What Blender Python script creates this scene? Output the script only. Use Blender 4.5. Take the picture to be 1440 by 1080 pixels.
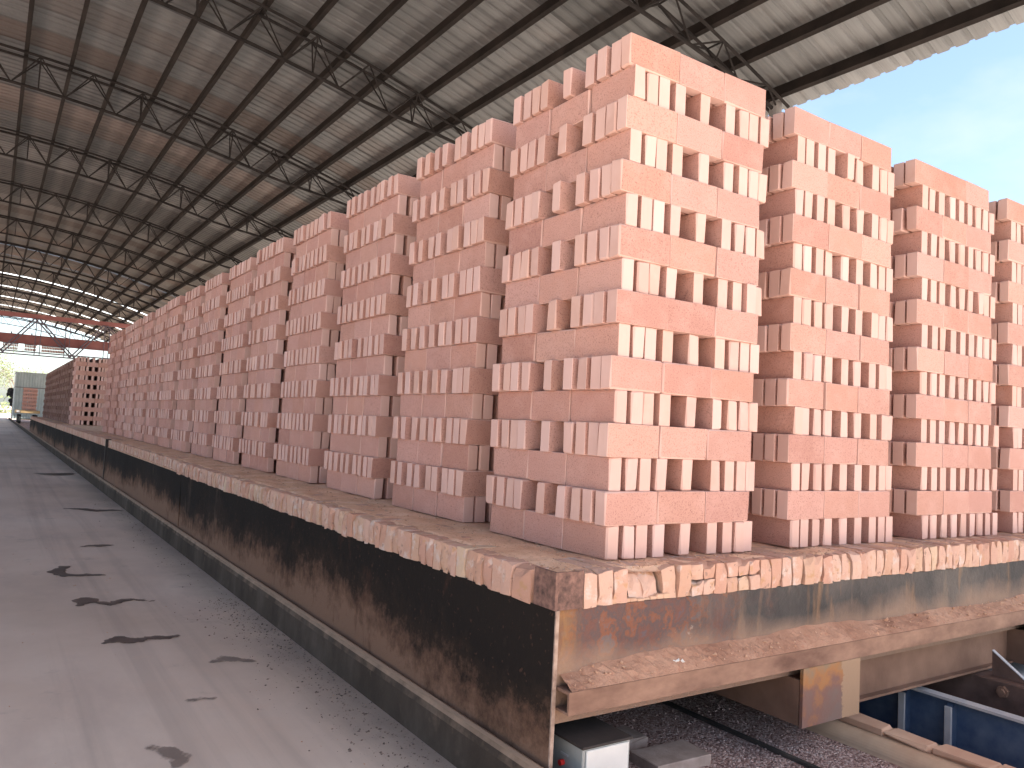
import bpy, math, random
from mathutils import Vector, Matrix
from math import radians as RAD, sin, cos, pi, sqrt, hypot

for o in list(bpy.data.objects): bpy.data.objects.remove(o)
SC = bpy.context.scene
COL = SC.collection
rnd = random.Random(7)

# ---------------------------------------------------------------- camera
CAM_POS = Vector((-1.7309, -1.9823, 0.4125))
YAW, PITCH, ROLL, FPX = RAD(33.705), RAD(3.408), RAD(2.938), 1098.4
fw = Vector((sin(YAW)*cos(PITCH), cos(YAW)*cos(PITCH), sin(PITCH)))
rt = Vector((cos(YAW), -sin(YAW), 0)); up = rt.cross(fw)
r2 = rt*cos(ROLL) + up*sin(ROLL); u2 = -rt*sin(ROLL) + up*cos(ROLL)
cam = bpy.data.cameras.new('camera'); camo = bpy.data.objects.new('camera', cam); COL.objects.link(camo)
camo.matrix_world = Matrix(((r2.x, u2.x, -fw.x, CAM_POS.x), (r2.y, u2.y, -fw.y, CAM_POS.y), (r2.z, u2.z, -fw.z, CAM_POS.z), (0, 0, 0, 1)))
cam.sensor_width = 36; cam.sensor_fit = 'HORIZONTAL'; cam.lens = FPX/1440*36
cam.clip_start = 0.05; cam.clip_end = 5000
SC.camera = camo
# ---------------------------------------------------------------- sky, sun, exposure
SUN_DIR = Vector((.35, -1, 0)).normalized(); SUN_EL = RAD(55)
sdir = Vector((SUN_DIR.x*cos(SUN_EL), SUN_DIR.y*cos(SUN_EL), sin(SUN_EL)))
W = bpy.data.worlds.new('World'); SC.world = W; W.use_nodes = True
wn = W.node_tree; wn.nodes.clear()
sky = wn.nodes.new('ShaderNodeTexSky'); sky.sky_type = 'NISHITA'; sky.sun_disc = False
sky.sun_elevation = SUN_EL; sky.sun_rotation = math.atan2(sdir.x, sdir.y)
sky.air_density = 1.0; sky.dust_density = 2.0; sky.ozone_density = 1.0
bg = wn.nodes.new('ShaderNodeBackground'); bg.inputs['Strength'].default_value = 0.065
wo = wn.nodes.new('ShaderNodeOutputWorld')
tc = wn.nodes.new('ShaderNodeTexCoord'); mp = wn.nodes.new('ShaderNodeMapping'); mp.inputs['Scale'].default_value = (1.6, 3.4, 7.0); mp.inputs['Rotation'].default_value = (.3, .5, .4)
cn = wn.nodes.new('ShaderNodeTexNoise'); cn.inputs['Scale'].default_value = 1.7; cn.inputs['Detail'].default_value = 8; cn.inputs['Roughness'].default_value = .55
cr = wn.nodes.new('ShaderNodeMapRange'); cr.inputs[1].default_value = .46; cr.inputs[2].default_value = .74; cr.inputs[4].default_value = .30
cm = wn.nodes.new('ShaderNodeMix'); cm.data_type = 'RGBA'; cm.inputs[7].default_value = (3.3, 3.35, 3.4, 1)
for a_, b_ in ((tc.outputs['Generated'], mp.inputs[0]), (mp.outputs[0], cn.inputs['Vector']), (cn.outputs[0], cr.inputs[0]), (cr.outputs[0], cm.inputs[0]), (sky.outputs[0], cm.inputs[6]), (cm.outputs[2], bg.inputs[0])): wn.links.new(a_, b_); wn.links.new(bg.outputs[0], wo.inputs[0])
sl = bpy.data.lights.new('sun', 'SUN'); sl.energy = 5.0; sl.angle = RAD(0.53); sl.color = (1, 0.93, 0.84)
so = bpy.data.objects.new('sun', sl); COL.objects.link(so)
so.rotation_euler = sdir.to_track_quat('Z', 'Y').to_euler(); so.location = (20, 0, 30)
VS = SC.view_settings
VS.view_transform = 'Standard'; VS.look = 'None'; VS.gamma = 1; VS.use_curve_mapping = False
VS.exposure = 2.5
SC.cycles.max_bounces = 10; SC.cycles.diffuse_bounces = 6

# ---------------------------------------------------------------- material helpers
class NT:
    def __init__(s, name):
        s.m = bpy.data.materials.new(name); s.m.use_nodes = True
        s.t = s.m.node_tree; s.t.nodes.clear()
        s.out = s.n('ShaderNodeOutputMaterial'); s.p = s.n('ShaderNodeBsdfPrincipled')
        s.t.links.new(s.p.outputs[0], s.out.inputs[0])
    def n(s, typ, props=None, **inp):
        nd = s.t.nodes.new(typ)
        for k, v in (props or {}).items(): setattr(nd, k, v)
        for k, v in inp.items():
            key = int(k[1:]) if k[0] == '_' and k[1:].isdigit() else k.replace('_', ' ')
            s.set(nd.inputs[key], v)
        return nd
    def set(s, sock, v):
        if isinstance(v, bpy.types.Node): v = v.outputs[0]
        if isinstance(v, bpy.types.NodeSocket): s.t.links.new(v, sock)
        else: sock.default_value = v
    def noise(s, vec, scale, detail=4, rough=.6, out=0):
        return s.n('ShaderNodeTexNoise', Vector=vec, Scale=scale, Detail=detail, Roughness=rough).outputs[out]
    def math(s, op, a, b=0.0, clamp=False):
        return s.n('ShaderNodeMath', {'operation': op, 'use_clamp': clamp}, _0=a, _1=b).outputs[0]
    def ramp(s, f, stops, interp='LINEAR'):
        r = s.n('ShaderNodeValToRGB', Fac=f); cr = r.color_ramp; cr.interpolation = interp
        while len(cr.elements) < len(stops): cr.elements.new(1)
        for e, (p, c) in zip(cr.elements, stops):
            e.position = p; e.color = c if len(c) == 4 else (*c, 1)
        return r.outputs[0]
    def step(s, f, a, b):
        return s.n('ShaderNodeMapRange', {'clamp': True}, Value=f, From_Min=a, From_Max=b).outputs[0]
    def mix(s, f, a, b, mode='MIX'):
        m = s.n('ShaderNodeMix', {'data_type': 'RGBA', 'blend_type': mode})
        s.set(m.inputs[0], f)
        s.set(m.inputs[6], a if not isinstance(a, tuple) or len(a) == 4 else (*a, 1))
        s.set(m.inputs[7], b if not isinstance(b, tuple) or len(b) == 4 else (*b, 1))
        return m.outputs[2]
    def hsv(s, c, h=.5, sat=1., v=1.):
        return s.n('ShaderNodeHueSaturation', Hue=h, Saturation=sat, Value=v, Color=c).outputs[0]
    def coord(s, rand=True, stretch=(1, 1, 1)):
        tc = s.n('ShaderNodeTexCoord').outputs['Object']
        v = s.n('ShaderNodeVectorMath', {'operation': 'MULTIPLY'}, _0=tc, _1=stretch).outputs[0]
        if rand:
            r = s.math('MULTIPLY', s.rand(), 37.0)
            v = s.n('ShaderNodeVectorMath', {'operation': 'ADD'}, _0=v, _1=r).outputs[0]
        return v
    def world(s, stretch=(1, 1, 1)):
        g = s.n('ShaderNodeNewGeometry').outputs['Position']
        return s.n('ShaderNodeVectorMath', {'operation': 'MULTIPLY'}, _0=g, _1=stretch).outputs[0]
    def xyz(s, v): return s.n('ShaderNodeSeparateXYZ', _0=v).outputs
    def rand(s):
        a = s.n('ShaderNodeObjectInfo').outputs['Random']; b = s.n('ShaderNodeNewGeometry').outputs['Random Per Island']
        return s.math('FRACT', s.math('ADD', a, b))
    def done(s, col, rough=.85, bump=None, strength=.3, dist=.004, metal=0., spec=.3):
        s.set(s.p.inputs['Base Color'], col if not isinstance(col, tuple) or len(col) == 4 else (*col, 1))
        s.set(s.p.inputs['Roughness'], rough); s.p.inputs['Metallic'].default_value = metal
        s.p.inputs['Specular IOR Level'].default_value = spec
        if bump is not None:
            b = s.n('ShaderNodeBump', Height=bump, Strength=strength, Distance=dist)
            s.set(s.p.inputs['Normal'], b)
        return s.m

def simple(name, c1, c2, scale=6, rough=.8, bump=.2, bscale=60, metal=0., spec=.3, dist=.003, stretch=(1, 1, 1)):
    k = NT(name); v = k.coord(True, stretch)
    c = k.ramp(k.noise(v, scale), [(.3, c1), (.7, c2)])
    return k.done(c, rough, k.noise(v, bscale), bump, dist, metal, spec)

def brick_material(name, dark, mid, light, speck, bumpst):
    k = NT(name); v = k.coord(); r = k.rand()
    c = k.ramp(r, [(0, dark), (.35, mid), (.75, mid), (1, light)])
    r2_ = k.math('FRACT', k.math('MULTIPLY', r, 7.31))
    c = k.hsv(c, k.math('ADD', k.math('MULTIPLY', r2_, .007), .4965), k.math('ADD', k.math('MULTIPLY', r2_, .10), .95))
    w1 = k.noise(k.world(), 1.3, 4)
    c = k.mix(k.math('MULTIPLY', k.step(w1, .42, .66), .28), c, dark)
    fr = k.math('FRACT', k.math('MULTIPLY', r, 23.7))
    c = k.hsv(c, .5, 1., k.math('ADD', .94, k.math('MULTIPLY', fr, .12)))
    blot = k.noise(v, 9, 3)
    c = k.mix(k.math('MULTIPLY', k.step(blot, .45, .72), .55), c, light)
    fine = k.noise(v, 190, 4, .75)
    if speck:
        c = k.mix(k.math('MULTIPLY', k.step(fine, .54, .64), .75), c, (dark[0]*.52, dark[1]*.46, dark[2]*.46))
        c = k.mix(k.math('MULTIPLY', k.step(fine, .42, .32), .35), c, light)
        c = k.mix(k.math('MULTIPLY', k.step(k.noise(k.coord(True, (.5, 1, 2.2)), 30, 5, .7), .55, .72), .35), c, dark)
        h = k.math('ADD', fine, k.math('MULTIPLY', k.noise(v, 60, 3), .8))
    else:
        sv = k.coord(True, (1, 60, 1.5))
        str_ = k.noise(sv, 3, 3)
        c = k.mix(k.math('MULTIPLY', k.step(str_, .5, .75), .25), c, dark)
        h = k.math('ADD', k.math('MULTIPLY', str_, .6), k.math('MULTIPLY', fine, .35))
    return k.done(c, .92, h, bumpst, .0022, 0, .2)

MB_ROUGH = brick_material('fired_brick_cut_face', (.440, .222, .172), (.495, .270, .216), (.55, .322, .266), True, 1.0)
MB_DIMBROWN = brick_material('dimmed_brown_brick', (.16, .085, .065), (.21, .115, .09), (.27, .16, .125), True, .6)  # browner, darkened brick copy; weaker light on the far load put into the colour
MB_SMOOTH = brick_material('fired_brick_skin', (.545, .335, .278), (.585, .372, .315), (.63, .42, .366), False, .4)

def deck_brick_material():
    k = NT('old_deck_brick'); v = k.coord(); r = k.rand()
    c = k.ramp(r, [(0, (.54, .345, .255)), (.3, (.49, .275, .205)), (.55, (.56, .37, .29)), (.8, (.48, .265, .19)), (1, (.55, .395, .285))])
    n1 = k.noise(v, 14, 5)
    c = k.mix(k.step(n1, .56, .66), c, (.55, .42, .36))
    c = k.mix(k.math('MULTIPLY', k.step(k.noise(v, 22, 5), .6, .68), .8), c, (.45, .26, .14))
    c = k.mix(k.math('MULTIPLY', k.step(k.noise(v, 35, 4), .63, .68), .8), c, (.28, .18, .14))
    h = k.math('ADD', k.noise(v, 45, 6, .7), k.math('MULTIPLY', k.noise(v, 200, 3), .3))
    return k.done(c, .95, h, .9, .005, 0, .15)
M_DECK = deck_brick_material()

def dust_material(name, c1, c2, c3):
    k = NT(name); v = k.world()
    c = k.ramp(k.noise(v, 5, 6), [(.3, c1), (.55, c2), (.75, c3)])
    c = k.mix(k.math('MULTIPLY', k.step(k.noise(v, 70, 4), .58, .66), .5), c, (.33, .15, .10))
    h = k.math('ADD', k.noise(v, 40, 6, .75), k.math('MULTIPLY', k.noise(v, 180, 3), .4))
    return k.done(c, .97, h, .9, .008, 0, .1)
M_DUST = dust_material('red_brick_dust', (.30, .155, .105), (.42, .24, .165), (.50, .32, .23))
M_DECKDUST = dust_material('pale_orange_deck_dust', (.62, .36, .23), (.74, .47, .32), (.80, .57, .42))

def skirt_material():
    k = NT('sooty_rusted_skirt_steel'); v = k.world(); z = k.xyz(v)[2]
    sv = k.world((1, 1.1, .5))
    big = k.noise(k.world((1, .5, .8)), 1.6, 5); st = k.noise(v, 11, 8, .75); fn = k.noise(v, 45, 5)
    hz = k.math('ADD', k.math('MULTIPLY', k.math('SUBTRACT', z, -.50), 2.6), k.math('MULTIPLY', k.math('SUBTRACT', big, .5), 1.5))
    hz = k.math('ADD', hz, k.math('MULTIPLY', k.math('SUBTRACT', st, .5), 1.1))
    c = k.ramp(hz, [(.0, (.20, .115, .077)), (.2, (.12, .066, .044)), (.42, (.030, .0205, .0155)), (.7, (.0185, .0145, .0125))])
    c = k.mix(k.math('MULTIPLY', k.step(k.noise(sv, 5, 6, .7), .60, .72), .6), c, (.07, .032, .022))
    c = k.mix(k.math('MULTIPLY', k.step(k.noise(sv, 3.1, 4), .62, .75), .5), c, (.13, .085, .06))
    c = k.mix(k.math('MULTIPLY', k.step(fn, .62, .7), .35), c, (.16, .075, .05))
    h = k.math('ADD', k.noise(v, 30, 6, .7), k.math('MULTIPLY', st, .5))
    return k.done(c, .92, h, .6, .005, 0, .08)
M_SKIRT = skirt_material()

def front_material():
    k = NT('flaking_rusted_front_steel'); v = k.world(); s = k.xyz(v); x, z = s[0], s[2]
    sv = k.world((1.6, 1, .35)); n1 = k.noise(v, 4.2, 5, .55); st = k.noise(sv, 8, 5, .65); fl = k.noise(v, 9, 5, .62)
    c = k.ramp(k.noise(v, 3, 5), [(.3, (.030, .027, .026)), (.5, (.060, .052, .048)), (.72, (.115, .095, .082))])
    c = k.mix(k.math('MULTIPLY', k.step(st, .55, .72), .55), c, (.22, .155, .11))
    c = k.mix(k.math('MULTIPLY', k.step(k.noise(sv, 4, 4), .60, .70), .5), c, (.23, .12, .055))
    near = k.step(k.math('ADD', x, k.math('MULTIPLY', k.math('SUBTRACT', n1, .5), 1.1)), .62, .15)
    fc = k.ramp(fl, [(.36, (.105, .075, .080)), (.42, (.15, .062, .045)), (.50, (.095, .065, .062)), (.56, (.21, .075, .038)), (.62, (.125, .10, .10)), (.68, (.16, .085, .055))])
    c = k.mix(k.math('MULTIPLY', near, .9), c, fc)
    oc = k.step(k.math('ADD', x, k.math('MULTIPLY', n1, .3)), -.05, -.12)
    c = k.mix(k.math('MULTIPLY', oc, .75), c, k.ramp(k.noise(sv, 11, 5), [(.35, (.14, .065, .045)), (.55, (.27, .14, .055)), (.7, (.12, .065, .055))]))
    dz = k.math('ADD', k.math('MULTIPLY', k.math('SUBTRACT', -.20, z), 11), k.math('MULTIPLY', k.math('SUBTRACT', n1, .5), 2.2))
    c = k.mix(k.math('MULTIPLY', k.step(dz, .0, .9), .75), c, (.27, .175, .125))
    wh = k.math('MULTIPLY', k.step(k.noise(v, 16, 7, .75), .66, .70), .45)
    c = k.mix(wh, c, (.42, .34, .28))
    h = k.math('ADD', k.math('MULTIPLY', k.step(fl, .40, .62), .8), k.noise(v, 60, 5, .7))
    return k.done(c, .78, h, .8, .005, 0, .3)
M_FRONT = front_material()
M_LIP = simple('dusty_rusted_channel', (.13, .068, .048), (.33, .195, .135), 9, .85, .7, 90, stretch=(.5, 1, 1))
M_RUST = simple('rusted_beam_steel', (.12, .066, .045), (.215, .125, .085), 4, .8, .4, 60)
M_DARKSTEEL = simple('dark_underframe_steel', (.028, .022, .02), (.06, .045, .038), 5, .8, .3, 50)
def plate_material():
    k = NT('heat_tinted_end_plate'); v = k.world(); s = k.xyz(v)
    n = k.noise(v, 7, 4); f = k.math('ADD', n, k.math('MULTIPLY', k.math('SUBTRACT', s[2], -.5), 1.2))
    c = k.ramp(f, [(.30, (.15, .10, .085)), (.48, (.17, .085, .066)), (.60, (.30, .13, .045)), (.72, (.21, .14, .085))])
    e = k.step(k.math('ADD', s[0], k.math('MULTIPLY', k.noise(v, 28, 5), .09)), 1.065, 1.072)
    c = k.mix(e, c, (.29, .185, .115))
    return k.done(c, .65, k.noise(v, 70, 4), .35, .003, 0, .4)
M_PLATE = plate_material()

def floor_material():
    k = NT('dusty_concrete'); v = k.world()
    c = k.ramp(k.noise(v, .55, 6, .6), [(.3, (.48, .365, .29)), (.5, (.59, .465, .385)), (.7, (.64, .53, .45))])
    c = k.mix(k.math('MULTIPLY', k.step(k.noise(k.world((1, .35, 1)), 1.7, 6, .65), .52, .72), .55), c, (.40, .31, .27))
    c = k.mix(k.math('MULTIPLY', k.step(k.noise(v, 3.1, 6, .7), .60, .72), .45), c, (.22, .185, .17))
    c = k.mix(k.math('MULTIPLY', k.step(k.noise(v, 60, 4), .64, .72), .4), c, (.42, .37, .33))
    x = k.xyz(v)[0]
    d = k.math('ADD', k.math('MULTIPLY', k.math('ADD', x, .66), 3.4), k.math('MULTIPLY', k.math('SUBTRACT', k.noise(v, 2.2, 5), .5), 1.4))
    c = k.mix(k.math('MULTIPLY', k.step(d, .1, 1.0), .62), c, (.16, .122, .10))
    tr = k.noise(k.world((7, .12, 1)), 1.0, 5, .6)
    c = k.mix(k.math('MULTIPLY', k.step(tr, .52, .66), .28), c, (.27, .215, .185))
    c = k.mix(k.math('MULTIPLY', k.step(k.noise(v, 1.4, 7, .7), .54, .70), .45), c, (.60, .44, .345))
    h = k.math('ADD', k.noise(v, 25, 6, .7), k.math('MULTIPLY', k.noise(v, 4, 4), 1.2))
    ro = k.math('ADD', k.math('MULTIPLY', k.noise(v, 2, 4), .25), .6)
    return k.done(c, ro, h, .25, .004, 0, .35)
M_FLOOR = floor_material()
def stain_material(name, c1, c2, rough, amount):
    k = NT(name); v = k.world()
    c = k.ramp(k.noise(v, 12, 5), [(.3, c1), (.7, c2)])
    k.done(c, rough, k.noise(v, 25, 6, .7), .2, .004, 0, .3)
    w = k.n('ShaderNodeAttribute', {'attribute_name': 'wet'}).outputs['Fac']
    w = k.math('ADD', w, k.math('MULTIPLY', k.math('SUBTRACT', k.noise(v, 70, 4), .5), .016))
    f = k.math('MULTIPLY', k.step(w, -.003, .010), amount)
    f = k.math('MULTIPLY', f, k.math('ADD', .78, k.math('MULTIPLY', k.noise(v, 18, 5), .35)))
    mx = k.n('ShaderNodeMixShader', Fac=f); k.set(mx.inputs[1], k.n('ShaderNodeBsdfTransparent')); k.set(mx.inputs[2], k.p)
    k.t.links.new(mx.outputs[0], k.out.inputs[0]); return k.m
M_WET = stain_material('oily_wet_stain', (.085, .064, .056), (.125, .096, .085), .45, .95)
M_DAMP = stain_material('faint_dry_stain', (.19, .145, .12), (.26, .20, .17), .8, .7)
def kerb_material():
    k = NT('dirty_kerb_concrete'); v = k.world()
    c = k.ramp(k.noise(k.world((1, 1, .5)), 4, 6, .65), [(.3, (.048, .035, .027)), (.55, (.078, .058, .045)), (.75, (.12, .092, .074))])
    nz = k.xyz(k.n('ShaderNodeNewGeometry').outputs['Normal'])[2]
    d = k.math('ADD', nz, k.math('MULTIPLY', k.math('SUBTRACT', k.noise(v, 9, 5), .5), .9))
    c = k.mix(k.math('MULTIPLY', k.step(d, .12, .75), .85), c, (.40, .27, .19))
    return k.done(c, .95, k.noise(v, 40, 6, .7), .5, .004, 0, .06)
M_KERB = kerb_material()
def gravel_material():
    k = NT('reddish_gravel_bed'); v = k.world()
    vo = k.n('ShaderNodeTexVoronoi', Vector=v, Scale=110.0)
    g = k.xyz(vo.outputs['Color'])[0]
    c = k.ramp(g, [(0, (.16, .095, .085)), (.35, (.34, .22, .195)), (.7, (.46, .32, .285)), (1, (.62, .50, .46))])
    c = k.mix(k.math('MULTIPLY', k.step(k.noise(v, 5, 5), .45, .7), .35), c, (.40, .235, .19))
    h = k.math('SUBTRACT', 1.0, vo.outputs['Distance'])
    return k.done(c, .95, h, 1.0, .008, 0, .1)
M_GRAVEL = gravel_material()
M_STONE = simple('gravel_stone', (.34, .22, .195), (.60, .45, .40), 3, .95, .4, 60)
M_GRIT = simple('dark_floor_grit', (.07, .05, .042), (.26, .19, .16), 8, .95, .4, 60)
M_CRUMB = simple('brick_crumb', (.42, .22, .14), (.60, .40, .28), 3, .95, .3, 60)
M_YARD = simple('sunlit_dusty_yard', (.30, .235, .19), (.42, .34, .275), .25, .95, .3, 6, dist=.02)
M_BOUNCE = simple('pale_bounce_concrete', (.44, .40, .355), (.56, .52, .47), .4, .9, .3, 20, dist=.006)
M_BLOCK = simple('grey_block', (.26, .195, .165), (.42, .33, .285), 14, .95, .6, 90)
M_PLASTER = simple('plastered_kerb', (.44, .29, .195), (.60, .43, .30), 5, .9, .3, 40)
M_BLUE = simple('chalky_blue_paint', (.024, .05, .115), (.085, .12, .18), 11, .5, .15, 50, spec=.45)
M_BLUEEDGE = simple('worn_pale_edge', (.34, .33, .35), (.46, .44, .43), 12, .7, .2, 60)
M_ARM = simple('brown_iron', (.085, .050, .040), (.17, .10, .078), 9, .7, .4, 50)
M_GALV = simple('grey_cabinet_steel', (.30, .295, .27), (.44, .43, .395), 5, .5, .1, 60, spec=.5)
M_RED = simple('red_button_plastic', (.55, .02, .02), (.7, .04, .03), 5, .35, .05, 40, spec=.5)
M_RAIL = simple('dark_rail_steel', (.04, .035, .032), (.09, .075, .065), 8, .6, .3, 60)
M_WHEEL = simple('ochre_wheel_iron', (.13, .085, .045), (.22, .14, .07), 8, .7, .3, 60)

def roof_material():
    k = NT('weathered_roof_sheet'); v = k.coord(False); r = k.n('ShaderNodeObjectInfo').outputs['Random']
    w = k.world(); y = k.xyz(w)[1]
    base = k.mix(k.step(y, 18, 45), (.142, .141, .142), (.155, .122, .094))
    n = k.noise(k.world((.25, 7, .25)), 2.6, 6, .7)
    c = k.mix(k.math('MULTIPLY', k.step(n, .42, .68), .65), base, (.085, .080, .080))
    c = k.mix(k.math('MULTIPLY', k.step(k.noise(k.world((1, 2.2, 1)), 1.5, 6, .7), .50, .74), .35), c, (.20, .175, .16))
    c = k.mix(k.math('MULTIPLY', k.step(r, .86, .9), .45), c, (.16, .10, .075))
    r3 = k.math('FRACT', k.math('MULTIPLY', r, 13.3))
    c = k.hsv(c, .5, 1., k.math('ADD', k.math('MULTIPLY', r3, .6), .7))
    return k.done(c, .55, k.noise(w, 14, 4), .12, .004, .0, .4)
M_ROOF = roof_material()
M_TRUSS = simple('dark_truss_paint', (.014, .0125, .0125), (.030, .025, .024), 4, .85, .1, 30, spec=.05)
M_PURLIN = simple('dusty_purlin_steel', (.013, .011, .0105), (.028, .022, .020), 2, .85, .1, 30, spec=.04)
M_COLUMN = simple('column_paint', (.12, .11, .11), (.2, .18, .17), 2, .7, .1, 30)
def skylight_material():
    k = NT('translucent_roof_sheet')
    tr = k.n('ShaderNodeBsdfTranslucent', Color=(.85, .88, .88, 1)); tp = k.n('ShaderNodeBsdfTransparent', Color=(.9, .93, .93, 1))
    mx = k.n('ShaderNodeMixShader', Fac=.45); k.set(mx.inputs[1], tr); k.set(mx.inputs[2], tp)
    k.t.links.new(mx.outputs[0], k.out.inputs[0]); return k.m
M_SKYL = skylight_material()
M_REDSTEEL = simple('faded_red_paint', (.22, .075, .072), (.30, .12, .11), 2, .6, .1, 30)
M_LATTICE = simple('purple_grey_lattice_steel', (.09, .07, .09), (.14, .11, .13), 3, .6, .1, 30)
M_CONT = simple('pale_grey_container', (.30, .34, .33), (.40, .43, .42), 2, .6, .1, 20)
M_ORANGE = simple('ochre_cart_paint', (.30, .19, .09), (.40, .27, .14), 4, .6, .1, 30)
M_TYRE = simple('black_rubber', (.015, .015, .015), (.03, .03, .03), 9, .8, .1, 30)
M_BLACK = simple('dark_cloth', (.02, .02, .022), (.04, .038, .04), 9, .9, .2, 30)
M_BARK = simple('bark', (.10, .075, .055), (.17, .13, .10), 6, .95, .6, 30)
M_LEAF = simple('dry_green_leaf', (.07, .095, .04), (.14, .16, .075), 1.2, .8, .1, 30)

# ---------------------------------------------------------------- mesh helpers
class MB:
    def __init__(s): s.v = []; s.f = []; s.mi = []
    def add(s, vs, fs, mi=0):
        b = len(s.v); s.v += [tuple(p) for p in vs]
        for q in fs: s.f.append([b+i for i in q]); s.mi.append(mi)
    def box(s, x0, x1, y0, y1, z0, z1, mi=0, mat=None):
        vs = [Vector((x, y, z)) for z in (z0, z1) for y in (y0, y1) for x in (x0, x1)]
        if mat is not None: vs = [mat @ p for p in vs]
        s.add(vs, [(0, 2, 3, 1), (4, 5, 7, 6), (0, 1, 5, 4), (2, 6, 7, 3), (0, 4, 6, 2), (1, 3, 7, 5)], mi)
    def bbox(s, x0, x1, y0, y1, z0, z1, b=.006, mi=0):          # chamfered box
        v, f, m = chamfer_box(x0, x1, y0, y1, z0, z1, b, None, 0)
        s.add(v, f, mi)
    def prism(s, poly, axis, a0, a1, mi=0):                        # polygon (2D) extruded along axis
        n = len(poly)
        def P(p, a):
            return {'x': (a, p[0], p[1]), 'y': (p[0], a, p[1]), 'z': (p[0], p[1], a)}[axis]
        vs = [P(p, a0) for p in poly] + [P(p, a1) for p in poly]
        s.add(vs, [tuple(range(n))[::-1], tuple(range(n, 2*n))] + [(i, (i+1) % n, n+(i+1) % n, n+i) for i in range(n)], mi)
    def tube(s, p, q, r, n=8, mi=0, r2=None):
        p, q = Vector(p), Vector(q); d = (q-p).normalized()
        a = d.orthogonal().normalized(); b = d.cross(a); r2 = r if r2 is None else r2
        vs = [p+(a*cos(2*pi*i/n)+b*sin(2*pi*i/n))*r for i in range(n)] + [q+(a*cos(2*pi*i/n)+b*sin(2*pi*i/n))*r2 for i in range(n)]
        s.add(vs, [tuple(range(n))[::-1], tuple(range(n, 2*n))] + [(i, (i+1) % n, n+(i+1) % n, n+i) for i in range(n)], mi)
    def mesh(s, name, mats, fix=True):
        m = bpy.data.meshes.new(name); m.from_pydata(s.v, [], s.f)
        for k in (mats if isinstance(mats, (list, tuple)) else [mats]): m.materials.append(k)
        if any(s.mi): m.polygons.foreach_set('material_index', s.mi)
        if fix:
            import bmesh
            b = bmesh.new(); b.from_mesh(m); bmesh.ops.recalc_face_normals(b, faces=b.faces); b.to_mesh(m); b.free()
        m.update(); return m

def chamfer_box(x0, x1, y0, y1, z0, z1, b, rng, jit):
    X, Y, Z = (x0, x1), (y0, y1), (z0, z1)
    vs = []; idx = {}
    for i in (0, 1):
        for j in (0, 1):
            for k in (0, 1):
                bb = b if rng is None else b*rng.choice((.4, .5, .6, .6, .8, .9, 1.2, 3.6))
                sx, sy, sz = (1 if i == 0 else -1), (1 if j == 0 else -1), (1 if k == 0 else -1)
                jj = (lambda: 0) if rng is None else (lambda: rng.uniform(-jit, jit))
                idx[i, j, k] = len(vs)
                vs.append((X[i], Y[j]+sy*bb+jj(), Z[k]+sz*bb+jj()))      # on x face
                vs.append((X[i]+sx*bb+jj(), Y[j], Z[k]+sz*bb+jj()))      # on y face
                vs.append((X[i]+sx*bb+jj(), Y[j]+sy*bb+jj(), Z[k]))      # on z face
    f = []; m = []
    for i in (0, 1):
        f.append([idx[i, a, c] for a, c in ((0, 0), (1, 0), (1, 1), (0, 1))]); m.append(1)
        f.append([idx[a, i, c]+1 for a, c in ((0, 0), (1, 0), (1, 1), (0, 1))]); m.append(0)
        f.append([idx[a, c, i]+2 for a, c in ((0, 0), (1, 0), (1, 1), (0, 1))]); m.append(1)
    for a in (0, 1):
        for c in (0, 1):
            f.append([idx[a, c, 0], idx[a, c, 1], idx[a, c, 1]+1, idx[a, c, 0]+1])
            f.append([idx[a, 0, c], idx[a, 1, c], idx[a, 1, c]+2, idx[a, 0, c]+2])
            f.append([idx[0, a, c]+1, idx[1, a, c]+1, idx[1, a, c]+2, idx[0, a, c]+2]); m += [1, 1, 1]
            for i in (0, 1): f.append([idx[i, a, c], idx[i, a, c]+1, idx[i, a, c]+2]); m.append(1)
    return vs, f, m

def link(name, data, parent=None, loc=None, rz=0., ry=0., rx=0., scale=None, kind=None):
    o = bpy.data.objects.new(name, data); COL.objects.link(o)
    if parent is not None: o.parent = parent
    if loc is not None: o.location = loc
    if rz or ry or rx: o.rotation_euler = (rx, ry, rz)
    if scale is not None: o.scale = scale
    if kind: o['kind'] = kind
    return o
def thing(name, label, cat, loc=(0, 0, 0), group=None, data=None):
    o = link(name, data, None, loc); o['label'] = label; o['category'] = cat
    if group: o['group'] = group
    return o
class Part(MB):
    def put(s, name, mat, parent, kind=None, base=None):
        """verts given in world space; base = the world origin of the parent"""
        b = base if base is not None else (Vector(parent['_o']) if '_o' in parent else Vector((0, 0, 0)))
        s.v = [(p[0]-b[0], p[1]-b[1], p[2]-b[2]) for p in s.v]
        return link(name, s.mesh(name, mat), parent, kind=kind)
def crumbs(rng, n, area, smin, smax, zf):
    m = MB()
    for _ in range(n):
        x, y = area(rng); z = zf(x, y); s = smin+(smax-smin)*rng.random()**3
        pts = []
        for k in range(6):
            d = Vector(((1, 0, 0), (-1, 0, 0), (0, 1, 0), (0, -1, 0), (0, 0, 1), (0, 0, -1))[k])
            d = d*s*rng.uniform(.5, 1.1)+Vector((rng.uniform(-.3, .3), rng.uniform(-.3, .3), rng.uniform(-.2, .2)))*s
            pts.append((x+d.x, y+d.y, z+d.z*.75+s*.3))
        m.add(pts, [(0, 2, 4), (2, 1, 4), (1, 3, 4), (3, 0, 4), (2, 0, 5), (1, 2, 5), (3, 1, 5), (0, 3, 5)])
    return m
def struct(name, m, mat):
    return link(name, m.mesh(name, mat), kind='structure')

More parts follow.
